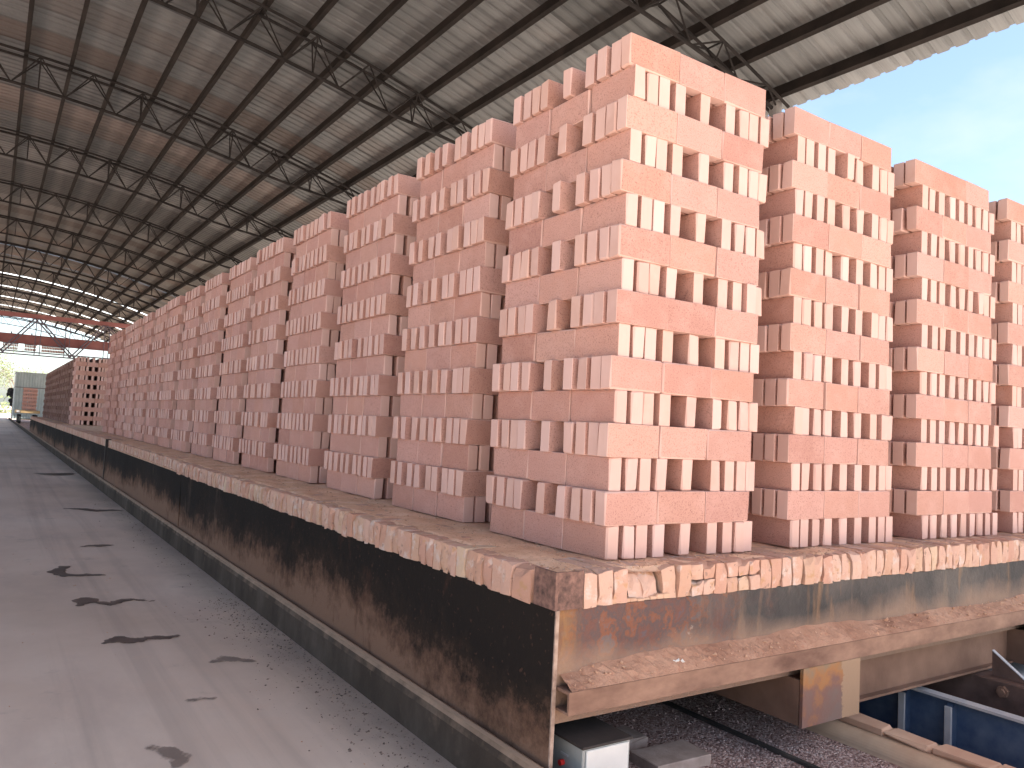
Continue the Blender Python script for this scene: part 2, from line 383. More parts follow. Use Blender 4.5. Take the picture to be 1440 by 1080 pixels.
# ================================================================ SETTING
ZF = -.70                                   # shed floor
m = MB(); m.box(-400, 500, -400, 900, -1.6, -.86); struct('ground', m, M_YARD)
m = MB(); m.box(-15.5, -.325, -1.75, 76, -1.1, ZF); struct('floor', m, M_FLOOR)
m = MB(); m.box(-.322, 1.20, -1.75, 74, -1.1, -.766); struct('track_bed', m, M_GRAVEL)
m = MB(); m.box(-30, 30, -40, -1.755, -1.2, -.705); m.box(1.40, 7.2, -1.752, -.9, -1.2, -.735); m.box(7.203, 30, -1.752, 76, -1.2, -.735); m.box(-30, -15.503, -1.752, 76, -1.2, -.715); struct('yard_bounce_paving', m, M_BOUNCE)  # unseen pale paving added to bounce sun onto the brick fronts
# kerb beside the car skirt (rounded top edge)
m = MB()
prof = [(-.318, -1.0), (-.318, -.556), (-.338, -.546), (-.352, -.551), (-.360, -.563), (-.364, -.585), (-.366, -.70), (-.366, -1.0)]
m.prism(prof, 'y', -1.7, 70)
kb = link('kerb', m.mesh('kerb', M_KERB), kind='structure')

# ---------------------------------------------------------------- floor stains
def smooth(pts, rad, k=5):
    o = []; r = []
    for i in range(len(pts)-1):
        for j in range(k):
            t = j/k; tt = t*t*(3-2*t)
            o.append((pts[i][0]*(1-t)+pts[i+1][0]*t, pts[i][1]*(1-t)+pts[i+1][1]*t)); r.append(rad[i]*(1-tt)+rad[i+1]*tt)
    o.append(pts[-1]); r.append(rad[-1]); return o, r
stains = [
 ('dark wet stain with a long tail, nearest of the clear ones on the concrete', [(-1.19, 2.22), (-1.12, 2.27), (-1.06, 2.20), (-1.0, 2.24), (-.94, 2.22), (-.87, 2.22)], [.02, .065, .05, .035, .05, .025], M_WET),
 ('curled dark wet stain between two hook-shaped ones on the concrete', [(-1.21, 3.08), (-1.18, 3.20), (-1.12, 3.12), (-1.06, 3.05), (-1.0, 3.12), (-.93, 3.13), (-.85, 3.05)], [.03, .085, .03, .04, .05, .03, .02], M_WET),
 ('hook-shaped dark stain further along the concrete floor', [(-1.20, 4.33), (-1.27, 4.15), (-1.22, 4.00), (-1.12, 3.98), (-1.0, 3.95)], [.05, .07, .05, .05, .03], M_WET),
 ('thin flat dark stain lying across the concrete floor', [(-1.02, 5.22), (-.95, 5.24), (-.88, 5.23), (-.80, 5.24)], [.02, .05, .07, .03], M_WET),
 ('long thin dark stain near the kiln car kerb', [(-.95, 7.95), (-.78, 7.9), (-.66, 7.7), (-.50, 7.75), (-.42, 7.7)], [.03, .09, .10, .08, .03], M_WET),
 ('small brown damp spot near the bottom of the picture', [(-1.20, .86), (-1.15, .80), (-1.13, .73), (-1.16, .68)], [.02, .045, .04, .02], M_DAMP),
 ('faint brown spot right of the dark curled stains', [(-1.0, 1.27), (-.95, 1.26), (-.91, 1.25)], [.012, .025, .01], M_DAMP),
 ('faint reddish smear left of the car kerb', [(-.80, 1.72), (-.74, 1.75), (-.68, 1.70), (-.63, 1.66)], [.02, .05, .04, .015], M_DAMP),
 ('far damp patch at the foot of the car kerb', [(-.95, 13.2), (-.7, 13.0), (-.5, 13.3)], [.1, .3, .12], M_WET),
]
for i, (lab, pts, rad, mt) in enumerate(stains):
    p, r = smooth(pts, [q*.74 for q in rad], 8)
    c = Vector(p[len(p)//2]); x0 = min(q[0]-w for q, w in zip(p, r))-.02; x1 = max(q[0]+w for q, w in zip(p, r))+.02
    y0 = min(q[1]-w for q, w in zip(p, r))-.02; y1 = max(q[1]+w for q, w in zip(p, r))+.02
    cs = max(.004, (x1-x0)/110); nx = int((x1-x0)/cs); cy = max(cs, (y1-y0)/90); ny = int((y1-y0)/cy)
    def fld(x, y, i=i):
        w = .010*sin(x*61+i)*sin(y*47+2*i)+.003*sin(x*140+y*90)+.0012*sin(x*250-y*210+i)
        return max(rr-hypot(x-q[0], (y-q[1])*.9) for q, rr in zip(p, r))+w
    vs, ix, m = [], {}, MB()
    F = [[fld(x0+cs*a, y0+cy*b_) for b_ in range(ny+1)] for a in range(nx+1)]
    def vid(a, b_):
        if (a, b_) not in ix:
            ix[a, b_] = len(m.v); m.v.append((x0+cs*a-c.x, y0+cy*b_-c.y, 0))
        return ix[a, b_]
    for a in range(nx):
        for b_ in range(ny):
            k = [(a, b_), (a+1, b_), (a+1, b_+1), (a, b_+1)]; ins = [q for q in k if F[q[0]][q[1]] > -.004]
            if len(ins) == 4: m.f.append([vid(*q) for q in ins]); m.mi.append(0)
    me = m.mesh('stain', mt, False)
    at = me.attributes.new('wet', 'FLOAT', 'POINT')
    for (a, b_), q in ix.items(): at.data[q].value = F[a][b_]
    thing('floor_stain', lab, 'stain', (c.x, c.y, ZF+.003), 'stains on the concrete floor', me)
rg = random.Random(3)
def ar(rng):
    y = rng.uniform(-.6, 3.0) if rng.random() < .75 else rng.uniform(-.6, 9)
    return -.372-abs(rng.gauss(0, .13)), y
def ar2(rng): return rng.uniform(-2.2, -.38), rng.uniform(-.5, 7)
link('floor_grit', crumbs(rg, 2200, ar, .0015, .007, lambda x, y: ZF).mesh('floor_grit', M_GRIT), kind='stuff')['label'] = 'loose grit and crumbs along the foot of the kerb'
link('floor_crumbs', crumbs(rg, 260, ar2, .0015, .006, lambda x, y: ZF).mesh('floor_crumbs', M_CRUMB), kind='stuff')['label'] = 'scattered pale brick crumbs on the concrete'
link('gravel', crumbs(rg, 16000, lambda r: (r.uniform(-.28, 1.17), r.uniform(-.9, 2.2)), .002, .008, lambda x, y: -.767).mesh('gravel', M_STONE), kind='stuff')['label'] = 'dark reddish gravel between the rails under the car'

# ================================================================ BRICK STACKS
BL, BT, BH, CH = .240, .0530, .1132, .1138
BV = []
for i in range(14):
    r = random.Random(100+i)
    v, f, mi = chamfer_box(-BL/2+r.uniform(0, .002), BL/2-r.uniform(0, .002), -BT/2+r.uniform(0, .0012), BT/2-r.uniform(0, .0012), 0, BH, .0017, r, .0006)
    k = MB(); k.v = v; k.f = f; k.mi = mi
    BV.append(k.mesh('brick_%02d' % i, [MB_ROUGH, MB_SMOOTH]))

def pattern(gaps, total):
    """centres of nine bricks on edge across `total`, gaps scaled to fit"""
    free = total-9*BT; s = free/sum(gaps); x = BT/2; out = [x]
    for g in gaps: x += BT+g*s; out.append(x)
    return out
GA = [[18, 4, 22, 68, 74, 24, 8, 4], [6, 20, 18, 48, 38, 50, 14, 4], [28, 28, 44, 34, 34, 30, 24, 20], [18, 30, 22, 40, 36, 28, 22, 10]]
GB = [[5, 5, 12, 48, 52, 3, 3, 10], [6, 4, 26, 5, 34, 22, 28, 20], [3, 30, 8, 32, 30, 28, 22, 26], [22, 20, 24, 22, 26, 20, 24, 22], [4, 6, 30, 6, 36, 10, 30, 16]]
ORD = ['first', 'second', 'third', 'fourth', 'fifth', 'sixth', 'seventh', 'eighth', 'ninth', 'tenth', 'eleventh', 'twelfth', 'thirteenth', 'fourteenth', 'fifteenth', 'sixteenth']

def stack(x0, y0, z0, lean, ga, gb, seed, label, single=True, courses=16, mats=None, boff=-.022, wid=.735, group='brick stacks on the kiln cars', odd_cols=0):
    r = random.Random(seed)
    root = thing('brick_stack', label, 'brick stack', (x0, y0, z0), group)
    core = MB()
    GAa = [max(g, 4) for g in GA[ga]]; GBb = [max(g, 6) for g in GB[gb]]
    pa = pattern(GAa, wid); pb = pattern(GBb, .735)
    for c in range(courses):
        z = c*CH; ox = lean[0]*z+r.uniform(-.003, .003); oy = lean[1]*z+r.uniform(-.003, .003)
        if c % 2 == 0:
            hj = [r.uniform(-.0022, .0022) for _ in range(9)]; hj[0] = hj[8] = 0
            cells = [(ox+pa[i]+hj[i]*(1 if 0 < j else .8)+r.uniform(-.001, .001), oy+.12+.2435*j+r.uniform(-.003, .003), pi/2, (j == 0 or i == 0)) for i in range(9) for j in range(3)]
        else:
            bo = boff+r.uniform(-.004, .004)
            hj = [r.uniform(-.0018, .0018) for _ in range(9)]; px = [r.gauss(0, .003) for _ in range(9)]
            cells = [(ox+bo+px[j]+.12+.2425*i+r.uniform(-.0015, .0015), oy-.004+pb[j]+hj[j]+r.uniform(-.001, .001), 0, (j == 0 or i == 0)) for i in range(3) for j in range(9)]
        for (x, y, a, vis) in cells:
            a += r.gauss(0, .013)
            if vis and r.random() < .04:
                if a > .8: y -= r.uniform(.004, .014)
                else: x -= r.uniform(.004, .012)
            if vis and single:
                if r.random() < .5: a += pi
                link('brick', r.choice(BV), root, (x, y, z), a)
            else:
                core.box(-BL/2, BL/2, -BT/2, BT/2, 0, BH, 0, Matrix.Translation((x, y, z)) @ Matrix.Rotation(a, 4, 'Z'))
    k = link('inner_bricks' if single else 'stacked_bricks', core.mesh('bricks', [mats or MB_ROUGH], False), root, kind='stuff')
    return root

# left column, running away from the camera
LY = [0, .986, 2.007, 3.035, 4.01, 4.99, 5.99, 6.97, 7.95, 8.95, 9.97, 10.98, 11.98, 12.98, 13.98]
LX = [0, .028, .055, .058, .062, .064, .066, .066, .068, .07, .075, .08, .085, .09, .095]
LEAN = [(.030, .012), (.033, -.006), (.024, -.01), (.023, -.004), (.015, .004), (.028, 0), (.02, -.005), (.026, .004), (.014, 0), (.024, 0), (.02, .003), (.018, -.004), (.025, 0), (.02, 0), (.02, 0)]
for i, y in enumerate(LY):
    if i == 0: lab = 'nearest tall stack of pink bricks at the front corner of the kiln car'
    else: lab = '%s brick stack back from the corner along the left edge of the cars' % ORD[i]
    stack(LX[i], y, 0, LEAN[i], [0, 1, 3, 1, 2, 3, 0, 2, 1, 3, 0, 1, 2, 3, 0][i], [0, 1, 2, 3, 4, 3, 1, 2, 3, 4, 3, 2, 1, 3, 2][i], 50+i, lab, single=i < 13, boff=-.024)
# front row, to the right of the corner stack
stack(.981, .010, 0, (.004, .020), 1, 0, 90, 'second brick stack along the front edge of the car, right of the corner stack', boff=-.034, wid=.725)
stack(1.963, .012, 0, (-.010, .016), 2, 4, 91, 'third brick stack along the front edge, with evenly spaced bricks on end', boff=-.058, wid=.73)
stack(2.885, .02, 0, (-.012, .01), 1, 0, 92, 'brick stack cut off by the right edge of the picture', boff=-.05, wid=.73)
for j, x in enumerate((3.87, 4.85)):
    stack(x, .02, 0, (0, .01), 1, 2, 95+j, 'brick stack along the front edge beyond the right side of the picture, %s one out' % ORD[j], single=False, group='front stacks out of the picture')
for i in range(1, 4):
    for j, x in enumerate((.99, 1.97, 2.95)):
        stack(x+.03, LY[i]+.02, 0, (.01, 0), 1, 2, 120+i*5+j, 'inner brick stack in the %s row back, %s column from the left edge' % (ORD[i], ORD[j+1]), single=False, group='inner hidden stacks')
# second load, standing alone on the third car
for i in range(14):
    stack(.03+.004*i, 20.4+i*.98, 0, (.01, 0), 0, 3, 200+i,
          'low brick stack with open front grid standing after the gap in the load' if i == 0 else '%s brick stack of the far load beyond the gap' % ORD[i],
          single=i == 0, courses=15, mats=MB_DIMBROWN, group='far load of brick stacks')

# ================================================================ KILN CARS
XL, YF = -.310, -.136                      # outer face of side skirt, face of front plate
def deck_variants(n, seed, h, dep):
    out = []
    for i in range(n):
        r = random.Random(seed+i); k = MB()
        # long axis y (dep), width x (BT), top at z=0; face at y=0 is worn
        nz = 3; ny = 3; nx = 2
        pts = {}
        V = []; F = []
        def P(a, b, c):
            key = (a, b, c)
            if key not in pts:
                x = (-.5+a/nx)*BT; y = dep*(b/ny)**1.6; z = -h*(1-c/nz)
                e = (a in (0, nx))+(c in (0, nz))+(b == 0)
                w = .0012
                if b == 0 and e >= 2: y += abs(r.gauss(0, .0025))
                if b == 0 and e == 3 and r.random() < .45: y += r.uniform(.004, .016); z += -r.uniform(.002, .012) if c else 0
                if b == 0 and a == 1 and c == nz and r.random() < .2: y += .010; z -= .010
                pts[key] = len(V); V.append((x+r.uniform(-w, w), y+r.uniform(-w, w), z+r.uniform(-w, w)))
            return pts[key]
        for a in range(nx):
            for b in range(ny):
                F.append((P(a, b, nz), P(a+1, b, nz), P(a+1, b+1, nz), P(a, b+1, nz)))
        for a in range(nx):
            for c in range(nz):
                F.append((P(a, 0, c), P(a+1, 0, c), P(a+1, 0, c+1), P(a, 0, c+1)))
        for s_ in (0, nx):
            for b in range(ny):
                for c in range(nz): F.append((P(s_, b, c), P(s_, b+1, c), P(s_, b+1, c+1), P(s_, b, c+1)))
        k.v = V; k.f = F; k.mi = [0]*len(F)
        out.append(k.mesh('deck_brick_%02d' % i, M_DECK))
    return out
DV = deck_variants(16, 400, .104, .24)
def half_variants(): return deck_variants(5, 480, .050, .24)
HV = half_variants()

def kiln_car(y0, y1, label, front=False, seed=1):
    root = thing('kiln_car', label, 'kiln car', (XL, y0, ZF), 'kiln cars in a train'); B = Vector((XL, y0, ZF))
    r = random.Random(seed)
    p = Part(); ns = int((y1-y0)/.12); nh = 8
    for i in range(ns+1):
        for j in range(nh+1):
            y = y0-.006+(y1-y0+.006)*i/ns; z = -.62+(.5115)*j/nh; e = min(1, i/3)*min(1, (ns-i)/3)
            p.v.append((XL+e*(.0035*sin(y*2.1+z*5)+.0025*sin(y*5.3-z*11+1)+.0015*sin(y*11+z*3)), y, z))
    for i in range(ns):
        for j in range(nh): a = i*(nh+1)+j; p.f.append([a, a+nh+1, a+nh+2, a+1]); p.mi.append(0)
    sk = p.put('side_skirt', M_SKIRT, root, base=B)
    p = Part(); p.box(XL+.0095, XL+.0125, y0-.006, y1, -.62, -.1085); p.put('skirt_backing', M_DARKSTEEL, root, base=B)
    y = y0+5.30
    while y < y1-.5:
        p = Part(); zz = -.55
        while zz < -.112: p.bbox(XL-.006, XL+.006, y-.005+r.uniform(-.001, .001), y+.005, zz, zz+.013, .002); zz += .0135
        p.v = [(q[0]-B[0], q[1]-B[1], q[2]-B[2]) for q in p.v]; link('weld_seam', p.mesh('weld_seam', M_SKIRT), sk); y += 5.25
    p = Part(); p.box(XL+.013, 6.6, y0+.012, y1-.01, -.40, -.112); p.put('deck_base', M_DARKSTEEL, root, base=B)
    # dusty deck surface, uneven
    p = Part(); nx, ny = (70, int((y1-y0)/.06)) if front else (24, 60)
    X0, X1, Y0_, Y1_ = XL+.02, 4.2 if front else 3.0, y0+.012, y1-.02
    for j in range(ny+1):
        for i in range(nx+1):
            x = X0+(X1-X0)*(i/nx)**1.25; y = Y0_+(Y1_-Y0_)*(j/ny)**(1.3 if front else 1)
            edge = min(x-X0, y-Y0_ if front else 9)
            z = -.0045+.004*(sin(x*23+y*9)*sin(y*17-x*5))+r.uniform(-.002, .002)-(.012 if edge < .025 else 0)
            p.v.append((x, y, min(z, -.001)))
    for j in range(ny):
        for i in range(nx):
            a = j*(nx+1)+i; p.f.append([a, a+1, a+nx+2, a+nx+1]); p.mi.append(0)
    p.put('dusty_deck_surface', M_DECKDUST, root, base=B)
    return root, B, r

car, CB, r = kiln_car(YF, 10.33, 'long rust-black kiln car carrying the nearest brick stacks', True, 5)
# ---- edge bricks, left side (face towards -X)
y = -.02; n = 0
while y < 10.2:
    w = r.uniform(.0535, .057)
    if n in (0,): w = .105
    off = -.010+r.gauss(0, .0035) if y < 5.28 else .012+r.gauss(0, .003)
    if 5.18 < y < 5.28: off = -.022
    o = link('edge_brick', r.choice(DV), car, Vector((XL+.004+off, y+w/2, -.008+r.gauss(0, .002)))-CB, rz=-pi/2+r.gauss(0, .02), rx=0)
    if n == 0: o.scale = (1.9, 1, 1)
    y += w+r.uniform(.003, .006); n += 1
# ---- edge bricks, front side (face towards -Y)
x = -.205; n = 0
while x < 4.1:
    w = r.uniform(.0535, .058)
    if -.06 < x < .17:                     # broken, slumped bricks by the corner
        if n == 3:
            k = MB(); rr = random.Random(11)
            N = 9
            for b in range(5):
                for a in range(N):
                    u = a/(N-1); t = b/4
                    k.v.append((.148*(u-.5)+rr.uniform(-.004, .004)+(.02*(1-t) if u < .5 else -.006*t), .010+.05*(t**2)+rr.uniform(-.005, .005)+.02*abs(u-.5), -.098+.096*t+rr.uniform(-.004, .004)))
            for a in range(N): k.v.append((.15*(a/(N-1)-.5), .24, -.002))
            for b in range(5):
                for a in range(N-1): q = b*N+a; k.f.append([q, q+1, q+N+1, q+N]); k.mi.append(0)
            link('broken_lump', k.mesh('broken_lump', M_DECK), car, Vector((x+.075, YF-.004, -.004))-CB)
            x += .152; n += 1; continue
        o = link('edge_brick', r.choice(DV), car, Vector((x+w/2, YF+r.uniform(.0, .016), -.006))-CB, rz=r.uniform(-.12, .12), ry=r.uniform(-.10, .10))
        x += w+.008; n += 1; continue
    split = .22 < x < .62 and r.random() < .65
    if split:
        for z in (-.004, -.056):
            link('edge_brick', r.choice(HV), car, Vector((x+w/2+r.uniform(-.002, .002), YF-.006+r.gauss(0, .003), z))-CB, rz=r.gauss(0, .02))
    else:
        link('edge_brick', r.choice(DV), car, Vector((x+w/2, YF-.006+r.gauss(0, .004), -.004+r.gauss(0, .002)))-CB, rz=r.gauss(0, .022), ry=r.gauss(0, .012))
    x += w+r.uniform(.0025, .006); n += 1
# loose crumbs lying on the deck edges
def da(rng):
    if rng.random() < .55: return rng.uniform(XL+.02, .05), rng.uniform(-.1, 6.5)
    return rng.uniform(-.25, 3.2), rng.uniform(YF+.02, .06)
link('brick_crumbs', None) if False else None
p = Part(); c_ = crumbs(rg, 2600, da, .0012, .008, lambda x, y: -.005); p.v, p.f, p.mi = c_.v, c_.f, c_.mi
p.put('brick_crumbs', M_CRUMB, car, 'stuff', CB)
p = Part()
for i in range(150):
    xa = XL+.1+i*.029; p.bbox(xa, xa+.031, YF+.003+r.uniform(-.002, .004), YF+.05, -.1095, -.096+r.uniform(-.004, .006), .003)
p.put('mortar_bed', M_CRUMB, car, 'stuff', CB)
p = Part()
for i in range(330):
    ya = i*.031; p.bbox(XL+.006+r.uniform(-.002, .004), XL+.05, ya, ya+.033, -.1095, -.098+r.uniform(-.004, .006), .003)
p.put('mortar_bed', M_CRUMB, car, 'stuff', CB)
# ---- front plate, ledge channel, dust heap
p = Part(); p.box(XL+.012, 6.6, YF, YF+.012, -.436, -.1075); p.put('front_plate', M_FRONT, car, base=CB)
p = Part(); p.prism([(YF-.001, -.327), (-.202, -.327), (-.202, -.392), (YF-.001, -.392), (YF-.001, -.385), (-.194, -.385), (-.194, -.335), (YF-.001, -.335)], 'x', XL+.018, 6.6)
p.put('ledge_channel', M_LIP, car, base=CB)
p = Part(); rr = random.Random(21); NX = 330
for i in range(NX+1):
    x = XL+.03+(4.4-XL-.03)*i/NX
    hh = .058+.010*sin(x*2.3)+.008*sin(x*7.1+1)+.004*sin(x*31)*sin(x*13+2)
    hh *= .86
    if x < -.2: hh *= .75
    for j in range(6):
        t = j/5; yy = YF-.0005-.063*t+(rr.uniform(-.003, .003) if 0 < t < 1 else 0)
        zz = -.3265+hh*(1-t)**.9*(1 if t < 1 else 0)+(rr.uniform(-.003, .003) if 0 < t < 1 else 0)
        p.v.append((x, yy, zz))
for i in range(NX):
    for j in range(5): a = i*6+j; p.f.append([a, a+1, a+7, a+6]); p.mi.append(0)
p.put('dust_heap', M_DUST, car, 'stuff', CB)
def la(rng): return rng.uniform(XL+.05, 3.6), YF-.012-rng.random()*.045
p = Part(); c_ = crumbs(rg, 520, la, .0012, .010, lambda x, y: -.3265+.058*(1-(YF-y)/.064)-.001); p.v, p.f, p.mi = c_.v, c_.f, c_.mi
p.put('ledge_crumbs', M_CRUMB, car, 'stuff', CB)
p = Part(); c_ = crumbs(random.Random(5), 5, lambda g: (.17+g.uniform(-.014, .014), YF-.040+g.uniform(-.008, .008)), .006, .010, lambda x, y: -.300); p.v, p.f, p.mi = c_.v, c_.f, c_.mi
M_WHITE = simple('white_lime', (.68, .66, .62), (.8, .78, .75), 5, .9, .2, 60)
p.put('lime_pebbles', M_WHITE, car, 'stuff', CB)
# ---- corner post (angle iron)
p = Part(); p.box(XL-.006, XL+.004, YF-.010, YF+.098, -.1065, .004); p.box(XL+.0045, XL+.098, YF-.010, YF-.002, -.1065, .004); 
M_POST = simple('rusted_corner_angle', (.07, .04, .034), (.24, .13, .10), 38, .8, .9, 120)
p.put('corner_post', M_POST, car, base=CB)
p = Part(); p.box(XL-.001, XL+.0115, YF-.012, YF-.0065, -.75, -.107)
M_EDGE = simple('scraped_plate_edge', (.22, .14, .105), (.44, .32, .25), 30, .8, .3, 60)
p.put('skirt_edge', M_EDGE, car, base=CB)
# ---- underframe
for xa in (.785, 2.56, 4.3):
    p = Part(); p.box(xa, xa+.014, -.185, 10.2, -.60, -.437); p.put('longitudinal_web', M_RUST, car, base=CB)
    p = Part(); p.box(xa, xa+.352, -.203, -.190, -.604, -.393); p.put('end_plate', M_PLATE, car, base=CB)
    p = Part(); p.box(xa+.338, xa+.352, -.189, 10.2, -.60, -.437); p.put('longitudinal_web', M_RUST, car, base=CB)
for xa, xb in ((1.139, 2.558), (2.915, 4.298)):
    p = Part(); p.prism([(-.10, -.437), (-.10, -.592), (-.13, -.592), (-.13, -.602), (-.06, -.602), (-.06, -.592), (-.09, -.592), (-.09, -.437)], 'x', xa, xb); p.put('cross_beam', M_RUST, car, base=CB)
p = Part(); p.box(XL+.014, 6.6, YF+.014, 10.3, -.437, -.402); p.put('underside_plate', M_DARKSTEEL, car, base=CB)
p = Part(); p.box(XL+.014, .783, 2.6, 2.62, -.60, -.438); p.put('cross_beam', M_RUST, car, base=CB)
for yy in (1.05, 4.2, 7.5):
    p = Part(); p.tube((.76, yy, -.565), (.84, yy, -.565), .155, 28); w_ = p.put('wheel', M_WHEEL, car, base=CB)
    p = Part(); p.tube((.745, yy, -.565), (.759, yy, -.565), .18, 28); q_ = link('wheel_flange', None) if False else None
    p.v = [(a-CB.x, b-CB.y, c-CB.z) for a, b, c in p.v]; link('wheel_flange', p.mesh('wheel_flange', M_WHEEL), w_)
    p = Part(); p.tube((.66, yy, -.565), (.744, yy, -.565), .05, 14); p.v = [(a-CB.x, b-CB.y, c-CB.z) for a, b, c in p.v]; link('axle', p.mesh('axle', M_DARKSTEEL), w_)

def far_car(y0, y1, label, seed):
    root, B, r = kiln_car(y0, y1, label, False, seed)
    k = Part(); y = y0+.06
    while y < y1-.05:
        w = r.uniform(.052, .06); o = r.gauss(0, .004)
        k.bbox(XL+.002+o, XL+.24, y, y+w, -.107, -.003+r.gauss(0, .003), .004); y += w+.004
    k.put('edge_bricks', M_DECK, root, 'stuff', B)
    p = Part(); p.box(XL-.008, XL+.06, y0-.004, y0+.045, -.56, -.0); p.put('corner_post', M_DARKSTEEL, root, base=B)
far_car(10.36, 20.1, 'second kiln car in the train, behind the near one', 31)
far_car(20.13, 34.2, 'far kiln car carrying the low load beyond the gap', 32)

# ================================================================ THINGS UNDER AND BESIDE THE FRONT OF THE CAR
m = MB(); m.prism([(.855, -.80), (.895, -.80), (.895, -.775), (.888, -.770), (.888, -.757), (.885, -.754), (.865, -.754), (.862, -.757), (.862, -.770), (.855, -.775)], 'y', -6, 34)
thing('rail', 'dark steel rail running under the kiln car over the gravel', 'rail', data=m.mesh('rail', M_RAIL))
bl = [((.36, .30), .20, .13, .05), ((.43, .09), .26, .15, -.04)]
for i, ((x, y), a, b, t) in enumerate(bl):
    v, f, _ = chamfer_box(-a/2, a/2, -b/2, b/2, 0, .05, .005, random.Random(i+3), .003); k = MB(); k.add(v, f)
    o = thing('concrete_block', ['grey-brown block half sunk in gravel, further behind the steel cabinet', 'grey-brown block lying in the gravel nearer the rail'][i], 'block', (x, y, -.778), None, k.mesh('concrete_block', M_BLOCK)); o.rotation_euler.z = t
# control cabinet
cb = thing('control_cabinet', 'grey steel control cabinet with red push button under the car corner', 'cabinet', (-.14, -.1, -.79)); B = Vector((-.14, -.1, -.79))
p = Part(); p.bbox(-.231, -.047, -.20, .02, -.79, -.497, .003); p.put('cabinet_body', M_GALV, cb, base=B)
p = Part(); p.bbox(-.237, -.041, -.207, .027, -.4965, -.489, .002); p.put('cabinet_lid', M_DARKSTEEL, cb, base=B)
p = Part(); p.bbox(-.221, -.057, -.206, -.2005, -.78, -.502, .002); p.put('door', simple('pale_cabinet_door', (.58, .56, .52), (.70, .67, .62), 5, .5, .1, 40, spec=.5), cb, base=B)
p = Part(); p.tube((-.2312, -.112, -.563), (-.245, -.112, -.563), .0085, 18); p.put('red_button', M_RED, cb, base=B)
p = Part(); p.box(-.2335, -.2312, -.135, -.10, -.541, -.535); p.put('name_plate', M_BLUEEDGE, cb, base=B)
# plastered kerb wall with brick capping
kw = thing('kerb_wall', 'low plastered kerb wall capped with rough bricks beside the rail', 'wall', (1.15, 0, -.79)); B = Vector((1.15, 0, -.79))
prof = [(1.198, -.82), (1.20, -.768)]+[(1.203+.07*(1-cos(a)), -.760+.050*sin(a)) for a in [i*pi/2/8 for i in range(9)]]+[(1.40, -.710), (1.40, -.82)]
p = Part(); p.prism(prof, 'y', -4, 6); p.put('plaster', M_PLASTER, kw, base=B)
y = -2.0; rr = random.Random(9)
while y < 1.6:
    w = rr.uniform(.16, .24); v, f, _ = chamfer_box(1.268-1.15+rr.uniform(0, .010), 1.375-1.15, y, y+w, -.709+.79, -.686+.79+rr.uniform(-.004, .004), .005, rr, .002)
    k = MB(); k.add(v, f); link('capping_brick', k.mesh('capping_brick', M_CRUMB), kw); y += w+.006
# blue pusher beam
bp = thing('pusher_beam', 'dusty blue steel pusher beam with upright stiffeners right of the kerb wall', 'machine', (1.85, 0, -1.1)); B = Vector((1.85, 0, -1.1))
p = Part(); p.box(1.832, 1.845, -2.4, 1.6, -1.2, -.652); p.put('web', M_BLUE, bp, base=B)
p = Part(); p.box(1.79, 1.845, -2.4, .06, -.651, -.640); p.put('top_flange', M_BLUEEDGE, bp, base=B)
for yy in (-.02, -.225, -.75, -1.3):
    pts = [(1.8315, -.6525), (1.825, -.6525)]+[(1.79+.03*(1-sin(a)), -.70+.04*cos(a)) for a in (0.2, .6, 1.0, 1.4)]+[(1.79, -1.1), (1.8315, -1.1)]
    p = Part(); p.prism(pts, 'y', yy, yy+.028); q = p.put('stiffener', M_BLUE, bp, base=B)
    p = Part(); p.bbox(1.780, 1.7895, yy-.002, yy+.030, -1.1, -.672, .003); p.v = [(a-B.x, b-B.y, c-B.z) for a, b, c in p.v]; link('worn_edge', p.mesh('worn_edge', M_BLUEEDGE), q)
p = Part(); p.box(1.45, 1.8315, -2.4, 1.6, -1.2, -1.10); p.put('bottom_plate', M_BLUE, bp, base=B)
ra = thing('pusher_arm', 'brown iron pusher arm with round bolt and triangular gusset', 'machine', (2.2, 0, -.8)); B = Vector((2.2, 0, -.8))
p = Part(); p.bbox(2.19, 2.34, -2.0, .9, -.80, -.612, .006); p.put('arm_bar', M_ARM, ra, base=B)
p = Part(); p.tube((2.1895, -.25, -.655), (2.172, -.25, -.655), .026, 6); q = p.put('bolt', M_LIP, ra, base=B)
p = Part(); p.tube((2.172, -.25, -.655), (2.160, -.25, -.655), .016, 14); p.v = [(a-B.x, b-B.y, c-B.z) for a, b, c in p.v]; link('bolt_end', p.mesh('bolt_end', M_LIP), q)
p = Part(); p.prism([(-.175, -.611), (-.175, -.50), (-.33, -.611)], 'x', 2.245, 2.262); q = p.put('gusset', M_ARM, ra, base=B)
p = Part(); p.add([(2.243, -.175, -.4985), (2.264, -.175, -.4985), (2.264, -.332, -.6095), (2.243, -.332, -.6095), (2.243, -.175, -.494), (2.264, -.175, -.494), (2.264, -.337, -.6085), (2.243, -.337, -.6085)], [(0, 1, 2, 3), (4, 5, 6, 7), (0, 1, 5, 4), (3, 2, 6, 7), (0, 3, 7, 4), (1, 2, 6, 5)])
p.v = [(a-B.x, b-B.y, c-B.z) for a, b, c in p.v]; link('gusset_edge', p.mesh('gusset_edge', M_BLUEEDGE), q)
p = Part(); p.box(2.345, 2.9, -1.2, .6, -.74, -.66); p.put('head_plate', M_BLUEEDGE, ra, base=B)

# ================================================================ SHED
XA, ZA, KB = CAM_POS.x-1.5, CAM_POS.z+7.30, .0182        # apex of the barrel vault
XE = XA+11.15                                             # eave
def zr(x): return ZA-KB*(x-XA)**2
T0, TS, NTR = -.2, 5.5, 14
Y_START, Y_END = -5.88, 71.6  # unseen front end placed so the roof keeps sun off the brick fronts
shed = thing('shed', 'open-sided steel shed with arched grey corrugated roof over the kiln cars', 'shed', (XA, 0, ZF)); SB = Vector((XA, 0, ZF))
